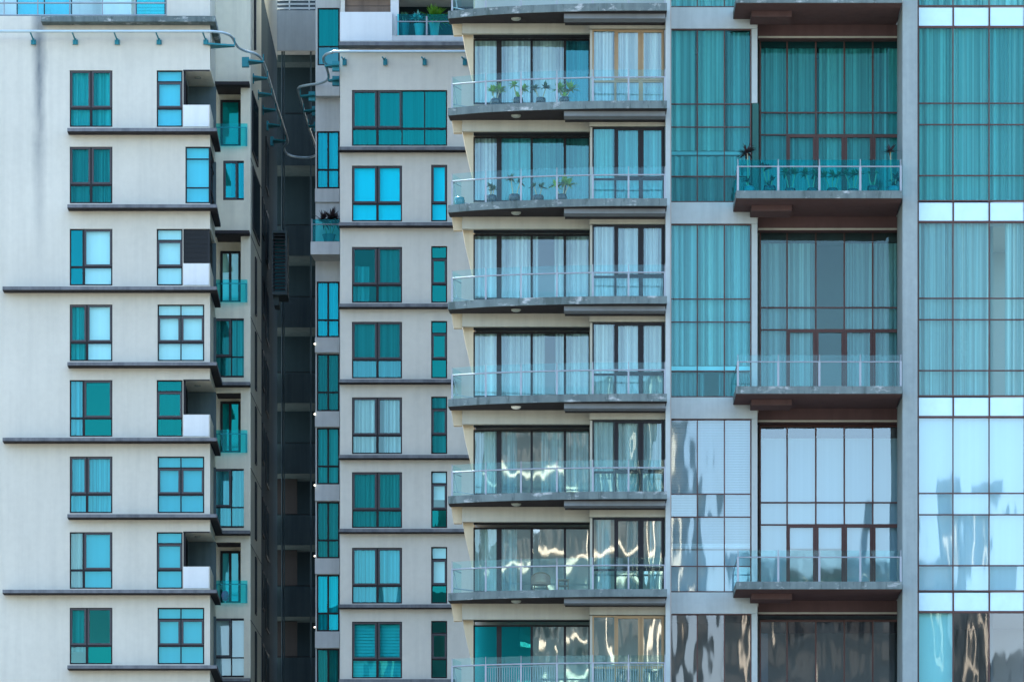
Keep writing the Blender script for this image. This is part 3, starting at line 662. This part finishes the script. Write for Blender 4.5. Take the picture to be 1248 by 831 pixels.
# curved balcony stack
for k in range(-1,8):
    s0 = 4+PIT*(k+0)             # row of slab top k (k=0 top slab, y 4)
    if k < 0: continue
    zt = Z(s0,0); zb = zt-.25
    front = []
    N = 36
    for i in range(N+1):
        px = 546+(813-546)*i/N
        a,b_,c = fy(max(546,px-8)),fy(px),fy(min(813,px+8)); yv = (a+b_+c)/3
        front.append((X(px,yv), yv))
    pts = front+[(X(813,0),YBOX-.02),(X(719,0),YBOX-.02),(X(719,0),YWL-.02),(X(565,2),YWL-.02),(X(548,1.6),1.9)]
    bal = obj('balcony', MB().slab(pts, zb, zt), FASCIA, bt)
    # soffit sheet with underside shade painted in, set 3 mm below the slab
    ins = [(x+.02 if i == 0 else x, y+.05) for i,(x,y) in enumerate(front)]
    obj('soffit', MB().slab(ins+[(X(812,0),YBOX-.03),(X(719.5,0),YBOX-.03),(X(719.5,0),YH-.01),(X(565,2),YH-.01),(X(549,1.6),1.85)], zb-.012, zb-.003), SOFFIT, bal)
    zc_ = zb-.013
    obj('step_beam', MB().box(X(687.5,.36), X(811,.36), .38, .95, zc_-.16, zc_-.002), STEP, bal)
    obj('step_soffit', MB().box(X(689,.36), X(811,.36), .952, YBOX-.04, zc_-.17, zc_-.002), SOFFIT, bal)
    lp = LAMPW if k == 4 else LAMPD
    obj('ceiling_lamp', MB().lathe((X(629,1.0),1.0,zc_-.085), [(.03,-.01),(.11,.01),(.16,.045),(.17,.083)], 20), lp, bal, smooth=True)
    posts = [551,592,635,678.7,722.5,766,810.4]; pr = MB()
    zr = zt+.80; zg = zt+1.06; pos = []
    for px in posts:
        yv = fy(px)+.1; pos.append((X(px,yv), yv)); x = pos[-1][0]
        pr.box(x-.03, x+.03, yv-.025, yv+.025, zt-.02, zr+.02); pr.box(x-.012, x+.012, yv-.03, yv+.0, zr+.02, zg+.01)
    for a,b_ in zip(pos,pos[1:]):
        m0 = Vector((*a,zr)); m1 = Vector((*b_,zr)); pr.bar(m0, m1, .026)
    yb_ = YWL-.6
    lx = pos[0][0]
    pr.bar((lx,pos[0][1],zr),(X(562,yb_),yb_,zr),.02); pr.bar((lx+.05,pos[0][1]+.3,zt+.2),(X(577,yb_),yb_,zt+.2),.02); pr.bar((lx+.04,pos[0][1]+.1,zr),(lx+.17,pos[0][1]+.35,zt+.2),.015)
    if k == 7:                                   # lowest balcony has an inner grille of bars
        for i,(a,b_) in enumerate(zip(pos,pos[1:])):
            if i in (0,3): continue
            for q in range(1,15):
                t = q/15; x = a[0]+(b_[0]-a[0])*t; y = a[1]+(b_[1]-a[1])*t+.16; pr.box(x-.009, x+.009, y-.009, y+.009, zt, zr-.06)
            pr.bar((a[0],a[1]+.16,zr-.06),(b_[0],b_[1]+.16,zr-.06),.014)
    obj('railing', pr, STEEL, bal)
    for a,b_ in zip(pos,pos[1:]):
        gp = MB(); tl = rnd.uniform(-.006,.006)
        gp.slab([(a[0]+.035,a[1]+.035),(b_[0]-.035,b_[1]+.035),(b_[0]-.035,b_[1]+.047),(a[0]+.035,a[1]+.047)], zt+.01, zg)
        obj('glass_panel', gp, G['rail'], bal)
    gp = MB().slab([(lx,pos[0][1]+.05),(lx+.01,pos[0][1]+.05),(X(562,yb_)+.01,yb_),(X(562,yb_),yb_)], zt+.01, zg); obj('glass_panel', gp, G['rail'], bal)
    # haunch bracket and tapering pier at left, warm bounce light painted in tan
    fz = lambda y: Z(s0-4+y, 1.9)
    obj('bracket', MB().prism([(X(548.5,1.9),fz(14.5)),(X(563.2,1.9),fz(14.5)),(X(563.2,1.9),fz(43)),(X(553,1.9),fz(43))][::-1], 1.9, 2.15), W_TAN, bal)
    obj('bracket', MB().prism([(X(563.4,1.9),fz(37)),(X(576.8,1.9),fz(37)),(X(576.8,1.9),fz(96)),(X(574.8,1.9),fz(92)),(X(566.5,1.9),fz(56))][::-1], 2.16, 2.6), W_TAN, bal)
    # header beams
    fzh = lambda y: Z(s0-4+y, YH)
    obj('header_beam', MB().box(X(563.4,YH), X(719,YH), YH, YH+.2, fzh(41), zb-.02), W_HEAD, bt)
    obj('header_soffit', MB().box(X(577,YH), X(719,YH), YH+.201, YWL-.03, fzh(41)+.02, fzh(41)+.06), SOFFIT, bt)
    obj('header_beam', MB().box(X(718.5,YBOX), X(811,YBOX), YBOX-.02, YBOX+.2, Z(s0-4+35.4,YBOX), zb-.02), W_HEAD, bt)
# window walls behind the curved balconies
def lerp_rows(a, b, fr): return [a+(b-a)*q for q in fr]
CL = [('ctr',0),('ctrt',1),('ctr',2),('ctr',3),('mir',4),('mir',5),('mir',6)]
for k in range(7):
    y0 = 48+PIT*k; y1 = 127+PIT*k; g,_ = CL[k]
    cm = CW
    if k == 0: sp = [('c',579,606,y0,y1,CW),('c',609,648,y0,y1,CW),('c',649,687,y0,y1,CW),('c',690,718,y0+3,y1,CG)]
    elif k == 1: sp = [('c',579,606,y0,y1,CW),('c',609,648,y0,y1,CW),('c',649,687,y0,y1,CG),('c',690,718,y0,y1,CG)]
    elif k == 2: sp = [('c',579,605,y0,y1,CW),('c',609,648,y0,y1,CW),('c',649,656,y0,y1,CW),('c',676,687,y0,y1,CW),('c',690,718,y0,y1,CW)]
    elif k == 3: sp = [('c',579,605,y0,y1,CW),('c',609,648,y0,y1,CW),('c',649,664,y0,y1,CW),('c',677,687,y0,y1,CW),('c',690,718,y0,y1,CW)]
    elif k == 4: sp = [('c',579,606,y0,y1,CW),('c',609,630,y0,y1,CW),('c',660,687,y0,y1,CW),('c',690,718,y0,y1,CW)]
    elif k == 5: sp = [('c',579,606,y0,y1,CW),('c',609,630,y0,y1,CW)]
    else: sp = []
    gm_ = {(3,0):'blue'} if k == 0 else {(0,0):'ctr',(1,0):'ctrt',(2,0):'ctrt',(3,0):'ctrt'} if k == 1 else {(0,0):'ctr'} if k in (4,5) else {(0,0):'cyan',(1,0):'cyan'} if k == 6 else None
    window(bt, [577,608.3,648,688.5,719], [y0,y1], YWL, g, sp, fw=.05, mw=.08, thick_x=(0,), fmat=FRAME, gmap=gm_)
    b0 = 36.5+PIT*k; b1 = 125+PIT*k
    if k < 5: sp = [('c',723,747,b0,b1,CW),('c',752,779,b0,b1,CW),('c',783,808,b0,b1,CW)]
    elif k == 5: sp = [('c',727,744,b0,b1,CW),('c',764,778,b0,b1,CG),('c',792,806,b0,b1,CW)]
    else: sp = []
    window(bt, [722,750,781,809.5], [b0,b0+63,b1], YBOX, 'mir' if k > 4 else 'ctrt' if k == 1 else 'ctr', sp, fw=.05, mw=.07, cases=[(1,0),(2,0)], thick_x=(1,), fmat=GOLD if k in (0,6) else FRAME, name='window')
    obj('box_side', MB().box(X(719.2,YBOX), X(721.9,YBOX), YBOX+.01, YWL-.04, Z(b1,YBOX), Z(b0,YBOX)), W_HEAD, bt)
obj('pier', MB().box(X(577,2)-.0, X(578,2), YWL+.1, YWL+3, Z(930,0), Z(-100,0)), W_TAN, bt)
obj('pier', MB().box(X(811.2,1), X(816.7,1), 1.0, YG+.1, Z(935,0), Z(-200,0)), W_TOWER, bt)
# tall glazed bay x 817-916
zf = Z(-200,0)
for k in range(-1,4):
    a = 36+237.3*k; b = 246.5+237.3*k
    if b < 0: a, b = a, b
    g = ['ct0','ct0','ct1','ct2','ct3'][k+1]
    sp = {-1:[('c',818,915,a,b,CW)],0:[('c',818,847,a,a+148,CW),('c',851,883,a,a+148,CW),('c',886,915,a+4,a+148,CW),('b',818,915,a+149,a+153,BG),('c',818,915,a+155,a+179,CW2),('c',818,915,a+182,b,CG)],
          1:[('c',818,850,a,a+172,CW),('c',851,883,a,a+172,CW),('c',884,915,a,a+172,CW),('b',818,915,a+173,a+178,BL),('c',818,858,a+182,b,CG),('c',876,915,a+182,b,CG)],
          2:[('s',818,850,a,a+158,BG),('s',851,883,a,a+158,BG),('s',884,915,a,a+158,BG),('b',818,915,a+152,a+157,BL),('b',818,915,a+160,b,BG)],3:[]}[k]
    if k < 3 or True:
        window(bt, [817,849.8,882.8,915.6], [a,a+91,a+119,a+179,b] if k > 0 else [a,a+91,a+119,a+179,b], YG, g, sp, fw=.035, mw=.035, fmat=BRNF)
    obj('spandrel', MB().box(X(816.8,YG), X(923,YG), YG-.05, YG+.2, Z(a-.4,YG), Z(a-26.3,YG)), W_TOWER, bt)
    obj('pier', MB().box(X(916,YG), X(923,YG), YG-.02, YRC+.1, Z(b+.5 if k else 126,YG), Z(a-.2,YG)), W_TOWER, bt)
    if k == 0: obj('spandrel', MB().box(X(917,YG), X(924.5,YG), YG+.0, YRC+.1, Z(b+.5,YG), Z(126.3,YG)), plain('dark_green_panel', (.02,.10,.09), .3), bt)
# recessed balcony stack x 897-1100
for k in range(-1,4):
    s0 = 232.7+237.9*k-.2; zt = Z(s0,0); zb = zt-.25
    bal = obj('balcony', MB().box(X(897,0), X(1099.6,0), 0, YG-.06, zb, zt), FASCIA, bt)
    obj('soffit', MB().box(X(897.3,0), X(1099.5,0), .04, YG-.06, zb-.014, zb-.003), W_BROWN, bal)
    obj('inner_slab', MB().box(X(923.5,0), X(1100.5,0), YG-.055, YRC-.03, zb-.01, zt), W_BROWN, bt)
    obj('step_beam', MB().box(X(916,1.1), X(965,1.1), 1.1, YG-.07, zb-.20, zb-.016), W_BROWN, bal)
    obj('header_beam', MB().box(X(924,3.05), X(1100,3.05), 3.05, 3.2, zb-.48, zb-.012), W_BROWN, bt)
    obj('header_trim', MB().box(X(924,3.05), X(1100,3.05), 3.03, 3.049, zb-.46, zb-.40), W_HEAD, bt)
    obj('header_soffit', MB().box(X(924,3.1), X(1100,3.1), 3.201, YRC-.03, zb-.46, zb-.4), W_BROWN, bt)
    pr = MB(); posts = [899.3,948.5,998.6,1048.4,1097.8]; pos = []
    zr = zt+.84; zg = zt+1.05
    for px in posts:
        x = X(px,.1); pos.append(x); pr.box(x-.035, x+.035, .07, .12, zt-.02, zr); pr.box(x-.012, x+.012, .07, .1, zr, zg+.01)
    pr.bar((pos[0],.1,zr-.02),(pos[-1],.1,zr-.02),.022); pr.bar((pos[0],.1,zr-.02),(pos[0],YG-.07,zr-.02),.02)
    obj('railing', pr, STEEL, bal)
    for a,b_ in zip(pos,pos[1:]): obj('glass_panel', MB().box(a+.04, b_-.04, .13, .142, zt+.01, zg), G['railt' if k == 0 else 'rail'], bal)
    obj('glass_panel', MB().box(pos[0], pos[0]+.012, .15, YG-.08, zt+.01, zg), G['railt' if k == 0 else 'rail'], bal)
    if k < 0: continue
for k in range(4):
    y0 = 43.5+237.3*k; y1 = 236+237.6*k+6
    g = ['rec0','rec1','ct2','ct3'][k]
    obj('soffit_reflection_strip', MB().box(X(926,YRC+.1), X(1099,YRC+.1), YRC+.12, YRC+.16, Z(y0+15.5,YRC+.1), Z(y0-1,YRC+.1)), W_BROWN, bt)  # brown strip painted for the dark soffit mirrored in the glass
    if k == 0: sp = [('c',926+i*34.7+(3 if i == 2 else 0),959+i*34.7,y0,y1,CW) for i in range(5)]
    elif k == 1: sp = [('c',926,959,y0,y1,CW),('c',960,994,y0,y1,CW),('c',1030,1063,y0,y1,CW),('c',1064,1098,y0,y1,CW)]
    elif k == 2: sp = [('b',926+i*34.7,959.5+i*34.7,y0,y0+(150 if i in (1,2) else 195),BG) for i in range(5)]
    else: sp = [('b',926,936,y0,y1,BG)]
    window(bt, [925.7,959.3,994.3,1029,1063.7,1099], [y0,y0+94,y0+121,y1], YRC, g, sp, fw=.05, mw=.05, cases=[(1,2),(2,2),(3,2),(4,2)], fmat=BRNF, thick_x=() , name='window')
obj('pier', MB().box(X(1100,.6), X(1118.2,.6), .6, 3.0, Z(935,0), Z(-250,0)), W_PIER, bt)
# fully glazed wing at the far right
for k in range(-1,4):
    a = 33+237.4*k; b = 245.5+237.4*k
    g = ['ct0','ct0','rec1','ct2','ct3'][k+1]
    cols = [1118.6,1161.5,1205.5,1248.5,1291]
    if k <= 0: sp = [('c',1120,1161,a,b,CW),('c',1162,1205,a,b,CW),('c',1206,1290,a,b,CW)]
    elif k == 1: sp = [('c',1120,1161,a,b,CW),('c',1162,1205,a,b,CW),('c',1225,1290,a,b,CW)]
    elif k == 2: sp = [('b',1120,1161,a,b,BL),('b',1162,1205,a,b,BL),('b',1206,1290,a,b,BL)]
    else: sp = [('b',1120,1161,a,b,BL)]
    window(bt, cols, [a,a+93,a+119,a+181,b], 1.0, g, sp, fw=.04, mw=.04, fmat=BRNF, gmap={(0,j):'rec1' for j in range(4)} if k == 3 else None)
    sm = MB()
    for c0,c1 in zip(cols,cols[1:]): sm.box(X(c0,1)+.04, X(c1,1)-.02, 1.03, 1.2, Z(b+24,1), Z(b+1.5,1))
    obj('spandrel', sm, SPAN, bt)
    fm = MB()
    for c0 in cols: fm.box(X(c0,1)-.02, X(c0,1)+.03, 1.0, 1.08, Z(b+24.9,1), Z(b+.1,1))
    fm.box(X(cols[0],1), X(cols[-1],1), 1.01, 1.09, Z(b+24.8,1), Z(b+23.6,1))
    obj('spandrel_frame', fm, BRNF, bt)

# ================================================================== plants and furniture on the balconies
POTD = plain('dark_glazed_pot', (.015,.03,.04), .25); POTT = plain('teal_glazed_pot', (.02,.16,.19), .25); POTG = plain('pale_concrete_pot', (.42,.46,.47), .7)
POTB = plain('brown_pot', (.05,.035,.035), .5)
BARK = plain('pale_cane_bark', (.42,.36,.24), .8)
def leafm(name, c):
    m, t, n, l, p = M(name)
    v = ramp(n, l, noise_of(n, l, 9), [(.3, tuple(x*.55 for x in c)), (.7, tuple(min(1,x*1.5) for x in c))])
    l.new(v, p.inputs['Base Color']); p.inputs['Roughness'].default_value = .5; return m
LG = leafm('yucca_leaf_green', (.19,.36,.05)); LD = leafm('dark_leaf', (.045,.12,.06)); LB = leafm('dry_dark_leaf', (.045,.03,.035)); LC = leafm('pale_blue_leaf', (.2,.5,.5)); LY = leafm('bright_fern_leaf', (.12,.30,.03))
def head(mb, c, L, n, up=.2, wd=.055, droop=.5):
    for i in range(n):
        az = rnd.uniform(0,2*math.pi); el = rnd.uniform(-.25,1.35)+up*.3; l_ = 1.4*L*rnd.uniform(.75,1.1)
        d = Vector((math.cos(az)*math.cos(el), math.sin(az)*math.cos(el), math.sin(el))); side = Vector((-math.sin(az), math.cos(az), 0))
        pts = []
        for q in range(4):
            t = q/3; p_ = Vector(c)+d*l_*t+Vector((0,0,-droop*l_*t*t*.5)); pts.append((p_, wd*(.5+1.2*t) if t < .4 else wd*(1.25-1.2*t)))
        k = len(mb.v)
        for p_,w_ in pts: mb.v += [tuple(p_-side*max(w_,.002)), tuple(p_+side*max(w_,.002))]
        for q in range(3): mb.f.append((k+2*q, k+2*q+1, k+2*q+3, k+2*q+2))
def plant(px, z0, Y, pw, ph, stems, label, group, lm_=LG, pot=POTD, base_tuft=0, shape='round', name='potted_plant', cat='potted plant'):
    """stems: (dx px, height m, leaf length, leaf count)"""
    x = X(px,Y); t = thing(name, (x,Y,z0), label, cat, group); r = pw/2
    if shape == 'round': prof = [(r*.72,0),(r*.95,ph*.35),(r,ph*.7),(r*.9,ph*.97),(r*.84,ph),(r*.74,ph*.9)]
    else: prof = [(r*.66,0),(r*.98,ph*.93),(r*1.05,ph*.93),(r*1.05,ph),(r*.9,ph),(r*.86,ph*.9)]
    obj('pot', MB().lathe((x,Y,z0), prof, 24), pot, t, smooth=(shape == 'round'))
    if stems:
        sm = MB(); fm = MB()
        for dx,h,L,n in stems:
            xx = x+dx/FP; a = Vector((x+dx/FP*.35,Y,z0+ph*.85)); b_ = Vector((xx,Y+rnd.uniform(-.05,.05),z0+h)); m0 = a.lerp(b_,.5)+Vector((rnd.uniform(-.02,.02),0,0))
            sm.tube([a,m0,b_], .018, 7); head(fm, b_, L, n)
        if base_tuft: head(fm, (x,Y,z0+ph), .22, base_tuft)
        obj('stem', sm, BARK, t, smooth=True); obj('foliage', fm, lm_, t)
    return t
z1 = Z(4+PIT,0); g1 = 'potted yuccas on the upper curved balcony'
plant(604, z1, .95, .36, .27, [(-3,.52,.24,34),(5,.56,.24,34)], 'yucca with two bushy heads, leftmost plant on the upper curved balcony', g1, pot=POTD)
plant(631.5, z1, .8, .34, .27, [(-5,.68,.2,26),(7,.56,.2,24)], 'yucca with one tall and one low head, in front of the second curtain', g1, base_tuft=16)
plant(659, z1, .7, .33, .25, [(-7,.55,.22,28),(6,.57,.22,28)], 'yucca with two dark green heads spread apart over a low pot', g1, lm_=LD)
plant(688, z1, .6, .3, .25, [(-6,.52,.3,30),(7,.5,.32,36)], 'widest yucca beside the blue curtain on the upper curved balcony', g1, base_tuft=10)
z2 = Z(4+2*PIT,0); g2 = 'potted plants on the second curved balcony'
plant(560, z2, 1.5, .36, .33, [], 'empty teal round pot at the left end of the second curved balcony', g2, pot=POTT, name='flower_pot', cat='pot')
plant(599, z2, 1.0, .36, .30, [(-2,.6,.14,18),(3,.52,.13,16),(0,.45,.12,12)], 'plant with thin pale canes and small tufts next to the empty pot', g2, lm_=LD, base_tuft=0)
plant(627, z2, .85, .37, .30, [(-4,.82,.2,24),(7,.68,.22,24)], 'tallest two-headed yucca in a shiny dark pot on the second curved balcony', g2, lm_=LD)
plant(656, z2, .75, .37, .25, [(-5,.55,.15,18),(4,.5,.2,22)], 'low plant with short canes in a wide squat pot', g2, lm_=LD)
plant(685, z2, .65, .32, .26, [(-8,.55,.24,26),(3,.62,.3,34),(8,.58,.28,26)], 'bushy spreading yucca, rightmost plant on the second curved balcony', g2)
z3 = Z(232.6,0); g3 = 'row of dark potted plants behind the teal glass rail'
yy = .8
plant(913, z3, yy, .38, .30, [(-2,1.42,.32,60),(-3,.45,.2,14)], 'tall bare-stemmed plant with big dark fan head at the left end of the row', g3, LB, POTT)
plant(938, z3, yy, .42, .32, [(-8,.95,.2,16),(-2,.9,.2,22),(3,.5,.2,12)], 'reddish dark plant rising above the rail second from the left', g3, LB, POTD, base_tuft=12)
plant(963, z3, yy, .37, .24, [(-6,.72,.25,26),(6,.72,.25,26)], 'dark two-headed plant with thick drooping fans left of the second post', g3, LD, POTD)
plant(990, z3, yy, .37, .24, [(-8,.72,.24,22),(3,.68,.25,28)], 'dark plant just left of the middle rail post', g3, LD, POTD)
plant(1014.5, z3, yy, .37, .24, [(-10,.62,.24,24),(1,.66,.24,24),(8,.7,.18,12)], 'dark plant just right of the middle rail post', g3, LD, POTD)
plant(1039.5, z3, yy, .36, .22, [(-9,.72,.2,20),(1,.66,.25,28),(7,.74,.2,18)], 'dark plant with crowded heads left of the third rail post', g3, LD, POTD)
plant(1064, z3, yy, .41, .32, [(-5,.75,.1,8),(4,.74,.1,8)], 'nearly leafless plant with thin twigs in the widest dark pot', g3, LD, POTD, base_tuft=12)
plant(1089, z3, yy, .42, .3, [(-4,1.45,.28,36),(3,.55,.25,26)], 'tall crooked-stemmed plant with small dark head at the right end of the row', g3, LB, POTT, base_tuft=14)
g4 = 'planters on the grey tower terrace'; zt4 = Z(43.2,YM); 
plant(493, zt4, YM+.6, .42, .62, [(-3,.85,.2,20),(2,.8,.22,20)], 'dark teal planter with a dim leafy plant by the terrace column', g4, LD, POTT, shape='cone')
plant(511, zt4, YM+.6, .40, .55, [(-7,.80,.22,18),(-2,.85,.25,24),(2,.72,.2,14)], 'concrete planter with pale turquoise broad leaves on the top terrace', g4, LC, POTG, shape='cone')
plant(529.5, zt4, YM+.6, .40, .62, [(-2,.75,.55,70),(3,.78,.5,60)], 'concrete planter with bright green arching grass on the top terrace', g4, LY, POTG, shape='cone')
plant(401, Z(294.5,YW-1.4), YW-.7, .5, .4, [(-8,.9,.45,50),(4,.95,.5,60),(10,.85,.45,40)], 'shaggy dark plant behind teal glass on the small balcony in the gap', 'plant in the gap', LB, POTT, shape='cone')
# armchair and side table on the sixth curved balcony
WICK = plain('brown_wicker', (.20,.13,.09), .6); WOOD = plain('dark_wood', (.12,.08,.04), .5)
zc6 = Z(4+PIT*6,0); cx = X(659,.95); cy = .95
ch = thing('armchair', (cx,cy,zc6), 'brown barrel-back armchair standing behind the glass rail near the mirrored doors', 'chair')
bk = MB()
for i in range(25):
    a = math.pi*(1.02+.96*i/24)  # back arc towards the rail
    x = cx+.31*math.cos(a); y = cy+.28*math.sin(a); hh = .62-.13*abs(math.cos(a))**3
    bk.box(x-.014, x+.014, y-.01, y+.01, zc6+.26, zc6+hh)
obj('backrest', bk, WICK, ch)
tp = MB().tube([(cx+.31*math.cos(math.pi*(1.0+i/24)), cy+.28*math.sin(math.pi*(1.0+i/24)), zc6+.63-.13*abs(math.cos(math.pi*(1+i/24)))**3) for i in range(25)], .024, 8)
obj('top_rail', tp, WOOD, ch, smooth=True)
obj('seat', MB().lathe((cx,cy,zc6+.24), [(.26,0),(.29,.02),(.29,.07),(.26,.1)], 24), WICK, ch)
for sx in (-1,1):
    for sy in (-1,1): obj('leg', MB().bar((cx+sx*.2,cy+sy*.18,zc6+.25),(cx+sx*.25,cy+sy*.22,zc6),.022,.016), WOOD, ch)
tx = X(686.5,.9)
tb = thing('side_table', (tx,.9,zc6), 'small square wooden side table to the right of the barrel-back armchair', 'table')
obj('tabletop', MB().box(tx-.2, tx+.2, .72, 1.08, zc6+.38, zc6+.42), WOOD, tb); obj('shelf', MB().box(tx-.16, tx+.16, .76, 1.04, zc6+.2, zc6+.22), WOOD, tb)
for sx in (-1,1):
    for sy in (-1,1): obj('leg', MB().box(tx+sx*.16-.018, tx+sx*.16+.018, .9+sy*.15-.018, .9+sy*.15+.018, zc6, zc6+.38), WOOD, tb)
# pink float on the small left balcony
zf_ = Z(734.8,YB-.2)
pf = MB().lathe((X(274.5,YB+.3),YB+.3,zf_+.36), [(.02,-.2),(.1,-.16),(.15,0),(.1,.14),(.02,.18)], 14)
o = obj('toy_ball', pf, plain('pink_rubber', (.75,.12,.25), .4), None, smooth=True, base=(X(274.5,YB+.3),YB+.3,zf_)); o['label'] = 'pink rubber toy behind the glass of a small left tower balcony'; o['category'] = 'toy'
lg_ = MB().lathe((X(274.5,YB+.3),YB+.3,zf_), [(.12,0),(.12,.02),(.03,.04),(.03,.16)], 12); o2 = obj('stand', lg_, STEEL, o)

# ================================================================== across the street: what the lower windows mirror
bo = thing('apartment_tower', (40, -270, 0), 'cream tower across the street, seen only mirrored in the lower windows', 'building')
CR = plaster('sunlit_cream_plaster', (.80,.74,.60), .1, .05)
CB = plaster('dull_tower_plaster', (.05,.075,.09), .2, .1)
DK = plain('far_window_glass', (.06,.08,.09), .15)
YO = -270
def far_block(x0, x1, H, step, seed):
    r_ = random.Random(seed)
    obj('wall', MB().box(x0, x1, YO-14, YO, 0, H), CB, bo)
    wn = MB(); n = int((x1-x0)/step)
    for i in range(n):
        for j in range(int(H/3.3)):
            a = x0+i*step+.5; z = j*3.3+1
            wn.box(a, a+step-1.3, YO+.002, YO+.06, z, z+2.1)
    obj('window', wn, DK, bo)
    for q in range(max(1, int((x1-x0)/14))):
        px_ = x0+r_.uniform(.1,.9)*(x1-x0-1.5)
        obj('pilaster', MB().box(px_, px_+r_.uniform(.35,.9), YO+.07, YO+.9, 0, H-r_.uniform(0,9)), CR, bo)
    for j in range(int(H/3.3)):
        if r_.random() < (.6 if seed == 2 else .08): obj('balcony_band', MB().box(x0+.3, x0+(x1-x0)*r_.uniform(.3,.8), YO+.95, YO+2.1, j*3.3+.2, j*3.3+.6), CR, bo)
far_block(-16, -3.2, 62, 3.6, 1); far_block(-3, 15, 73, 3.0, 2); far_block(20, 36, 60, 4.0, 3); far_block(36.2, 42, 66, 3., 4); far_block(45, 80, 52, 4., 5)
